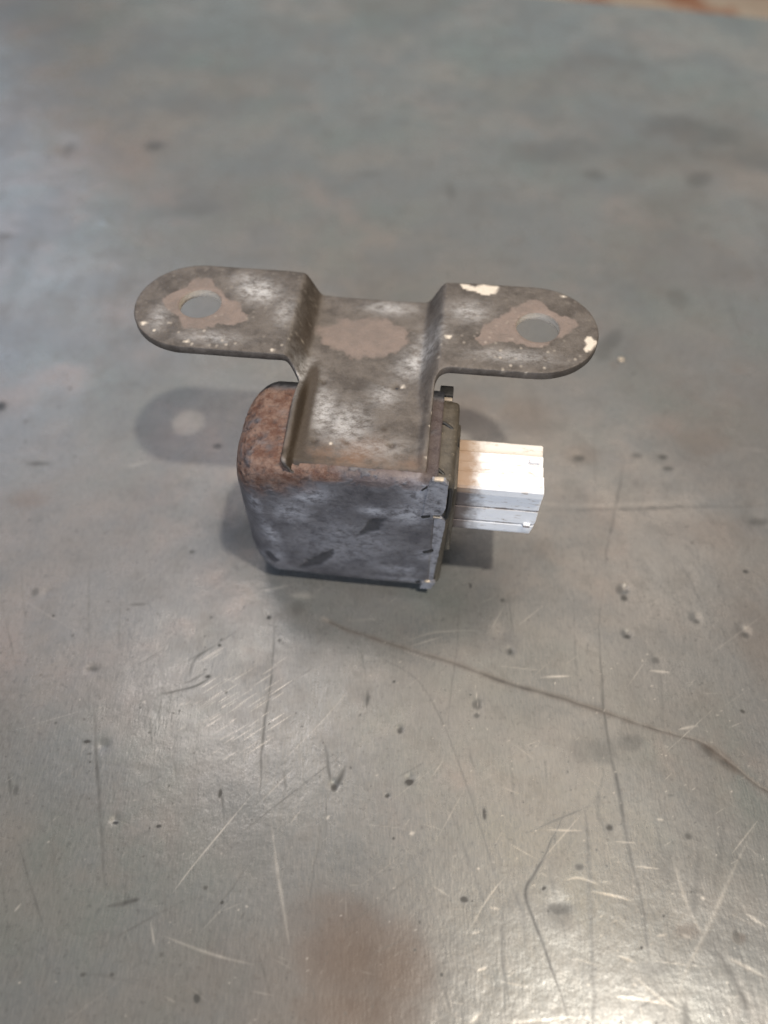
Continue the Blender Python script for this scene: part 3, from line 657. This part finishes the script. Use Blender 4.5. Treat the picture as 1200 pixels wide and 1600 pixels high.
def build_cup():
    RL = 6.4
    rows = []
    xs = list(np.arange(CXR, CXL+RL, -0.45))+[CXL+RL-RL*math.sin(R(a)) for a in np.linspace(0, 90, 26)]
    for x in [CXR-6, CXR-0.1]:                      # inner wall of the rim
        s = cup_section(1.1, 2.2); rows.append((x, s))
    rows.append((CXR, cup_section(0.9, 2.3)))
    rows.append((CXR, cup_section(0.2, 2.8)))
    for x in xs:
        q = min(max((CXL+RL-x)/RL, 0), 1); inset = RL*(1-math.sqrt(max(0, 1-q*q)))
        if x > CXR-0.3: inset += 0.05
        rows.append((x, cup_section(inset, 1.9+2.8*q+1.2*float(sstep(0, -20, x)))))
    last = rows[-1][1]; c = last.mean(0)
    for f in (0.8, 0.6, 0.4, 0.2, 0.02): rows.append((CXL, c+(last-c)*f))
    n = 320
    V = np.concatenate([np.column_stack([np.full(n, x), s]) for x, s in rows])
    F = grid_faces(len(rows), n, True)
    X, Y, Z = V.T
    # hand-beaten unevenness and small dings
    disp = 0.22*(fbm(X*0.16, Y*0.16, Z*0.16)-0.5)+0.10*(fbm(X*0.8, Y*0.8, Z*0.8)-0.5)
    fr = sstep(3, 1, Y)
    FP = lambda pts: [local_front(360+x/3.158, 570+y/3.158) for x, y in pts]
    o1 = poly_mask(X, Z, FP([(630,850),(690,770),(765,760),(740,810),(660,845)]), 0.3, 0.8, 2.0, 0.8)*fr
    o2 = poly_mask(X, Z, FP([(340,1000),(390,960),(510,915),(510,940),(440,990),(360,1010)]), 0.3, 0.8, 5.0, 0.8)*fr
    o3 = poly_mask(X, Z, FP([(165,940),(190,925),(245,970),(215,985)]), 0.25, 0.3)*fr
    ov = np.maximum(np.maximum(o1, o2), o3)
    C = np.array([-4, 12, 19.]); D = V-C; D /= np.linalg.norm(D, axis=1, keepdims=True)
    pit = sstep(0.60, 0.74, fbm(X*1.5, Y*1.5, Z*1.5, 2))
    rustz = sstep(29.0, 35.5, Z+2.5*(fbm(X*0.4, Y*0.4, Z*0.4)-0.5)+sstep(-8, -20, X)*3.0-sstep(-9, 5, X)*5.0*0-2.2)
    rust = rustz*sstep(-6.0, -11.5, X+5*(fbm(X*0.35, Y*0.35, Z*0.35)-0.5)-sstep(36.5, 38, Z)*6)
    rust = np.maximum(rust, sstep(36.0, 37.6, Z)*0.38*(fbm(X*0.5, Y*0.5, Z*0.5) > 0.45))
    V = V+D*(disp-0.35*pit*rust-0.30*ov)[:, None]
    V[:, 2] = np.maximum(V[:, 2], 0.0)
    ch = np.zeros(len(V))
    bk = sstep(19.5, 21.5, Y+1.2*fbm(X*0.6, Y*0.6, Z*0.6)-0.6)                      # black paint left at the rear
    dark = np.maximum(0.62*ov, bk*0.95)
    dark = np.maximum(dark, 0.35*sstep(0.70, 0.8, fbm(X*0.9+4, Y*0.9, Z*0.9, 2)))
    rust = np.maximum(rust, sstep(11.5, 13.5, X)*sstep(38.3, 39.2, Z)*0.8)
    dark = np.maximum(dark, 0.6*sstep(12, 13.3, X)*sstep(38.0, 39.0, Z))
    dark = np.maximum(dark, 0.5*pit*rust)
    rust = rust*(1-bk)
    salt = np.zeros(len(V))
    for (u, v, rx, rz, a, ang) in [(485, 775, 4.0, 2.6, 1.0, 0.5), (455, 800, 4, 4, 0.6, 0), (660, 775, 3.2, 5, 1.0, 0.3), (640, 805, 4, 3.5, 0.9, 0.6), (585, 800, 3.0, 1.6, 0.9, 0), (425, 835, 1.6, 5, 0.75, 0.2), (430, 870, 2.5, 3, 0.5, 0), (620, 890, 5, 2.0, 0.6, 0), (665, 868, 2.5, 2.0, 0.7, 0), (540, 850, 12, 8, 0.38, 0), (400, 790, 1.5, 3, 0.6, 0), (630, 905, 6, 0.8, 0.5, 0), (450, 895, 4, 3, 0.35, 0)]:
        x, z = local_front(u, v); salt = np.maximum(salt, a*blob(X, Z, x, z, rx, rz, ang))
    salt = np.clip(salt*1.2+0.12*sstep(0.55, 0.7, fbm(X*0.25, Y*0.25, Z*0.25)), 0, 1)*(1-ov)*(1-0.6*rust)
    me = mesh_np('housing_cup', V*MM, F)
    rust = rust*sstep(0.25, 0.62, fbm(X*0.5+3, Y*0.5, Z*0.5)+0.16*sstep(31, 37, Z))
    put_attr(me, 'marks', np.clip(rust, 0, 1), salt, np.clip(dark, 0, 1))
    return link('housing_cup', me, M_CUP, root)
cup = build_cup()

def rbox(name, x0, x1, y0, y1, z0, z1, bev, m, parent, seg=2, tweak=None, sub=0):
    bm = bmesh.new(); bmesh.ops.create_cube(bm, size=1)
    for v in bm.verts:
        v.co = Vector((x0+(v.co.x+0.5)*(x1-x0), y0+(v.co.y+0.5)*(y1-y0), z0+(v.co.z+0.5)*(z1-z0)))
    if tweak:
        for v in bm.verts: v.co = tweak(v.co.copy())
    bmesh.ops.bevel(bm, geom=list(bm.edges), offset=bev, segments=seg, affect='EDGES', profile=0.6)
    if sub: bmesh.ops.subdivide_edges(bm, edges=list(bm.edges), cuts=sub, use_grid_fill=True)
    bmesh.ops.scale(bm, vec=(MM,)*3, verts=bm.verts)
    me = bpy.data.meshes.new(name); bm.to_mesh(me); bm.free()
    o = link(name, me, m, parent)
    try: me.set_sharp_from_angle(angle=R(40))
    except Exception: pass
    return o

# crimped tabs cut out of the cup's rim: ragged sheet flaps bent over the plastic body
def tab(name, pts, y, th, lean, m):
    bm = bmesh.new(); P = densify(pts, 0.35)
    c = np.mean(P, 0); top = []; bot = []
    for i, (x, z) in enumerate(P):
        j = 0.16*(random.random()-0.5); dy = lean*(x-CXR+1)*0.5
        top.append(bm.verts.new(((x+j)*MM, (y-dy)*MM, (z+j)*MM))); bot.append(bm.verts.new(((x+j)*MM, (y-dy+th)*MM, (z+j)*MM)))
    n = len(P)
    bm.faces.new(top); bm.faces.new(bot[::-1])
    for i in range(n): bm.faces.new((top[(i+1) % n], top[i], bot[i], bot[(i+1) % n]))
    bmesh.ops.recalc_face_normals(bm, faces=bm.faces)
    me = bpy.data.meshes.new(name); bm.to_mesh(me); bm.free()
    z = np.zeros(len(me.vertices)); put_attr(me, 'marks', z, z+0.75, z)
    return link(name, me, m, cup, smooth=False)
tab('crimp_tab', [(13.4, 29.3), (17.0, 30.2), (17.5, 32), (17.6, 39.6), (16.9, 40.8), (14.6, 40.6), (13.9, 38.5)], -0.30, 0.9, 0.12, M_CUP)
tab('crimp_tab', [(13.8, 0.9), (16.2, 1.5), (17.0, 4.4), (14.2, 3.6)], -0.35, 0.9, 0.2, M_CUP)
rbox('chipped_edge', 14.9, 16.7, -0.45, 0.5, 40.35, 40.95, 0.28, M_CHIP, cup)
rbox('chipped_edge', 15.3, 16.7, -0.40, 0.4, 28.75, 29.3, 0.25, M_CHIP, cup)
rbox('chipped_edge', 14.8, 15.9, -0.45, 0.4, 3.75, 4.3, 0.25, M_CHIP, cup)
def slot(x0, z0, x1, z1, wd):
    a = math.atan2(z1-z0, x1-x0); ln = math.hypot(x1-x0, z1-z0)
    o = rbox('crimp_slot', -ln/2, ln/2, -0.02, 0.6, -wd/2, wd/2, wd*0.4, M_BLACK, cup)
    o.location = ((x0+x1)/2*MM, 0.02*MM-0.0002, (z0+z1)/2*MM); o.rotation_euler = (0, -a, 0)
tab('rim_flange', [(15.2, 2.6), (16.4, 2.7), (17.0, 12), (17.9, 27.4), (17.2, 28.1), (15.2, 28.0)], 0.12, 1.0, 0.0, M_CUP)
slot(13.0, 28.3, 14.8, 29.0, 0.9); slot(13.9, 15.6, 16.0, 16.8, 0.9); slot(12.9, 3.0, 13.8, 3.8, 0.7); slot(12.8, 37.0, 13.9, 38.4, 0.35)

# ---- added black spacer: lifts the cup to leave a dark contact band
rbox('added_spacer', -15.5, 13.5, 2.2, 21.0, -1.08, 1.2, 0.3, M_BLACK, root)
# ---- plastic body closing the cup
body = rbox('housing_body', 12.0, 18.9, 0.9, 21.6, 1.4, 39.0, 1.5, M_BODY, root, 3, lambda c: Vector((c.x-(0.9 if c.z < 10 and c.x > 15 else 0), c.y, c.z)))
rbox('locking_clip', 14.6, 17.3, 22.3, 25.0, 37.2, 39.3, 0.3, M_BLACK, body)
rbox('chipped_edge', 15.2, 17.2, 21.3, 22.2, 38.2, 38.9, 0.2, M_CHIP, body)
rbox('housing_flange', 17.7, 19.4, 2.2, 18.5, 13.5, 35.4, 0.5, M_BODY, body)
def tube(name, pts, r, m, parent, n=8):
    cu = bpy.data.curves.new(name, 'CURVE'); cu.dimensions = '3D'; cu.bevel_depth = r*MM; cu.bevel_resolution = 3; cu.use_fill_caps = True
    s = cu.splines.new('POLY'); s.points.add(len(pts)-1)
    for p, q in zip(s.points, pts): p.co = (q[0]*MM, q[1]*MM, q[2]*MM, 1)
    t = bpy.data.objects.new(name, cu); col.objects.link(t)
    dg = bpy.context.evaluated_depsgraph_get(); me = bpy.data.meshes.new_from_object(t.evaluated_get(dg))
    bpy.data.objects.remove(t)
    return link(name, me, m, parent)
tube('seal_seam', [(14.0, 15.3, 38.9), (15, 15.4, 39.0), (16.2, 15.0, 39.0), (17.4, 14.1, 38.8), (18.4, 13.1, 38.1), (18.95, 11.8, 36.2)], 0.38, M_BLACK, body)
tube('seal_seam', [(13.8, 3.6, 38.9), (15.6, 3.4, 39.0), (17.4, 2.2, 38.4), (18.2, 0.9, 36.0), (18.2, 0.6, 31.0), (17.9, 0.6, 28.0)], 0.45, M_BLACK, body)

# ---- white connector: hollow shell with ribs on its top and front
def build_connector():
    # closed outline in YZ, ribs and grooves included; extruded along X and hollowed
    P = [(5.0, 18.6), (4.7, 19.0), (4.7, 21.6), (4.95, 21.8), (4.95, 22.1), (4.72, 22.3), (4.72, 26.4), (4.98, 26.6), (4.98, 26.9), (4.75, 27.1), (4.6, 31.2), (4.2, 31.6), (4.2, 33.3), (4.6, 33.7), (7.9, 33.8), (8.15, 33.6), (8.2, 32.9),
         (8.5, 32.8), (10.7, 33.3), (10.9, 33.1), (10.9, 32.7), (11.2, 32.7), (13.3, 33.3), (13.6, 33.1), (13.6, 32.5), (13.9, 32.5), (16.2, 33.2), (16.6, 32.9), (16.6, 19.0), (16.2, 18.6)]
    In = [(6.5, 20.2), (6.5, 31.0), (15.1, 31.0), (15.1, 20.2)]
    def dens(P):
        return np.array(densify(P, 0.5))
    A = dens(P); c = A.mean(0); n = len(A)
    x0, x1 = 18.6, 36.0
    B0 = []
    for i in range(n):                         # inner outline matched ray by ray
        d = A[i]-c; best = None
        for k in range(len(In)):
            p = np.array(In[k]); q = np.array(In[(k+1) % len(In)]); e_ = q-p
            den = d[0]*(-e_[1])+d[1]*e_[0]
            if abs(den) < 1e-9: continue
            r_ = p-c; t = (r_[0]*(-e_[1])+r_[1]*e_[0])/den; s = (d[0]*r_[1]-d[1]*r_[0])/den
            if t > 0 and -1e-6 <= s <= 1+1e-6 and (best is None or t < best): best = t
        B0.append(c+d*min(best or 0.8, 0.93))
    B0 = np.array(B0)
    rows = []
    for x in np.linspace(x0, x1-0.35, 30): rows.append((x, A))
    rows += [(x1-0.1, c+(A-c)*0.993), (x1, c+(A-c)*0.975), (x1, B0), (x1-0.5, B0), (x1-13.0, B0), (x1-13.0, c+(B0-c)*0.5), (x1-13.0, c+(B0-c)*0.02)]
    V = np.concatenate([np.column_stack([np.full(n, x), s]) for x, s in rows])
    # ends are not quite square: the skirt leans in towards the lower edge
    V[:, 0] -= sstep(24, 18, V[:, 2])*sstep(30, 36, V[:, 0])*0.6
    V += 0.10*(np.stack([fbm(V[:, 0]*0.6, V[:, 1]*0.6, V[:, 2]*0.6+k*7) for k in range(3)], -1)-0.5)
    me = mesh_np('connector', V*MM, grid_faces(len(rows), n, True)[:, ::-1])
    o = link('connector', me, M_CONN, root)
    try: me.set_sharp_from_angle(angle=R(38))
    except Exception: pass
    for yy in (8.6, 12.4):
        rbox('contact_pin', 22.5, 32.0, yy-0.35, yy+0.35, 24.2, 24.9, 0.12, M_PIN, o)
    rbox('latch_lug', 33.6, 35.0, 4.15, 5.2, 20.2, 22.6, 0.25, M_CONN, o)
    rbox('key_rib', 33.2, 35.3, 11.6, 12.6, 32.8, 33.6, 0.15, M_CONN, o)
    return o
build_connector()

# ---- a pale crumb lying on the bench right of the bracket
x, y = on_table(970, 563)
bm = bmesh.new(); bmesh.ops.create_icosphere(bm, subdivisions=2, radius=1)
for v in bm.verts:
    k = 0.75+0.5*random.random()*0.6; v.co = Vector((v.co.x*1.0*k, v.co.y*0.9*k, v.co.z*0.55*k))*MM
me = bpy.data.meshes.new('metal_crumb'); bm.to_mesh(me); bm.free()
cr = link('metal_crumb', me, M_CHIP); cr.location = (x*MM, y*MM, 0.0003)
cr['label'] = 'tiny pale crumb on the bench to the right of the bracket'; cr['category'] = 'crumb'
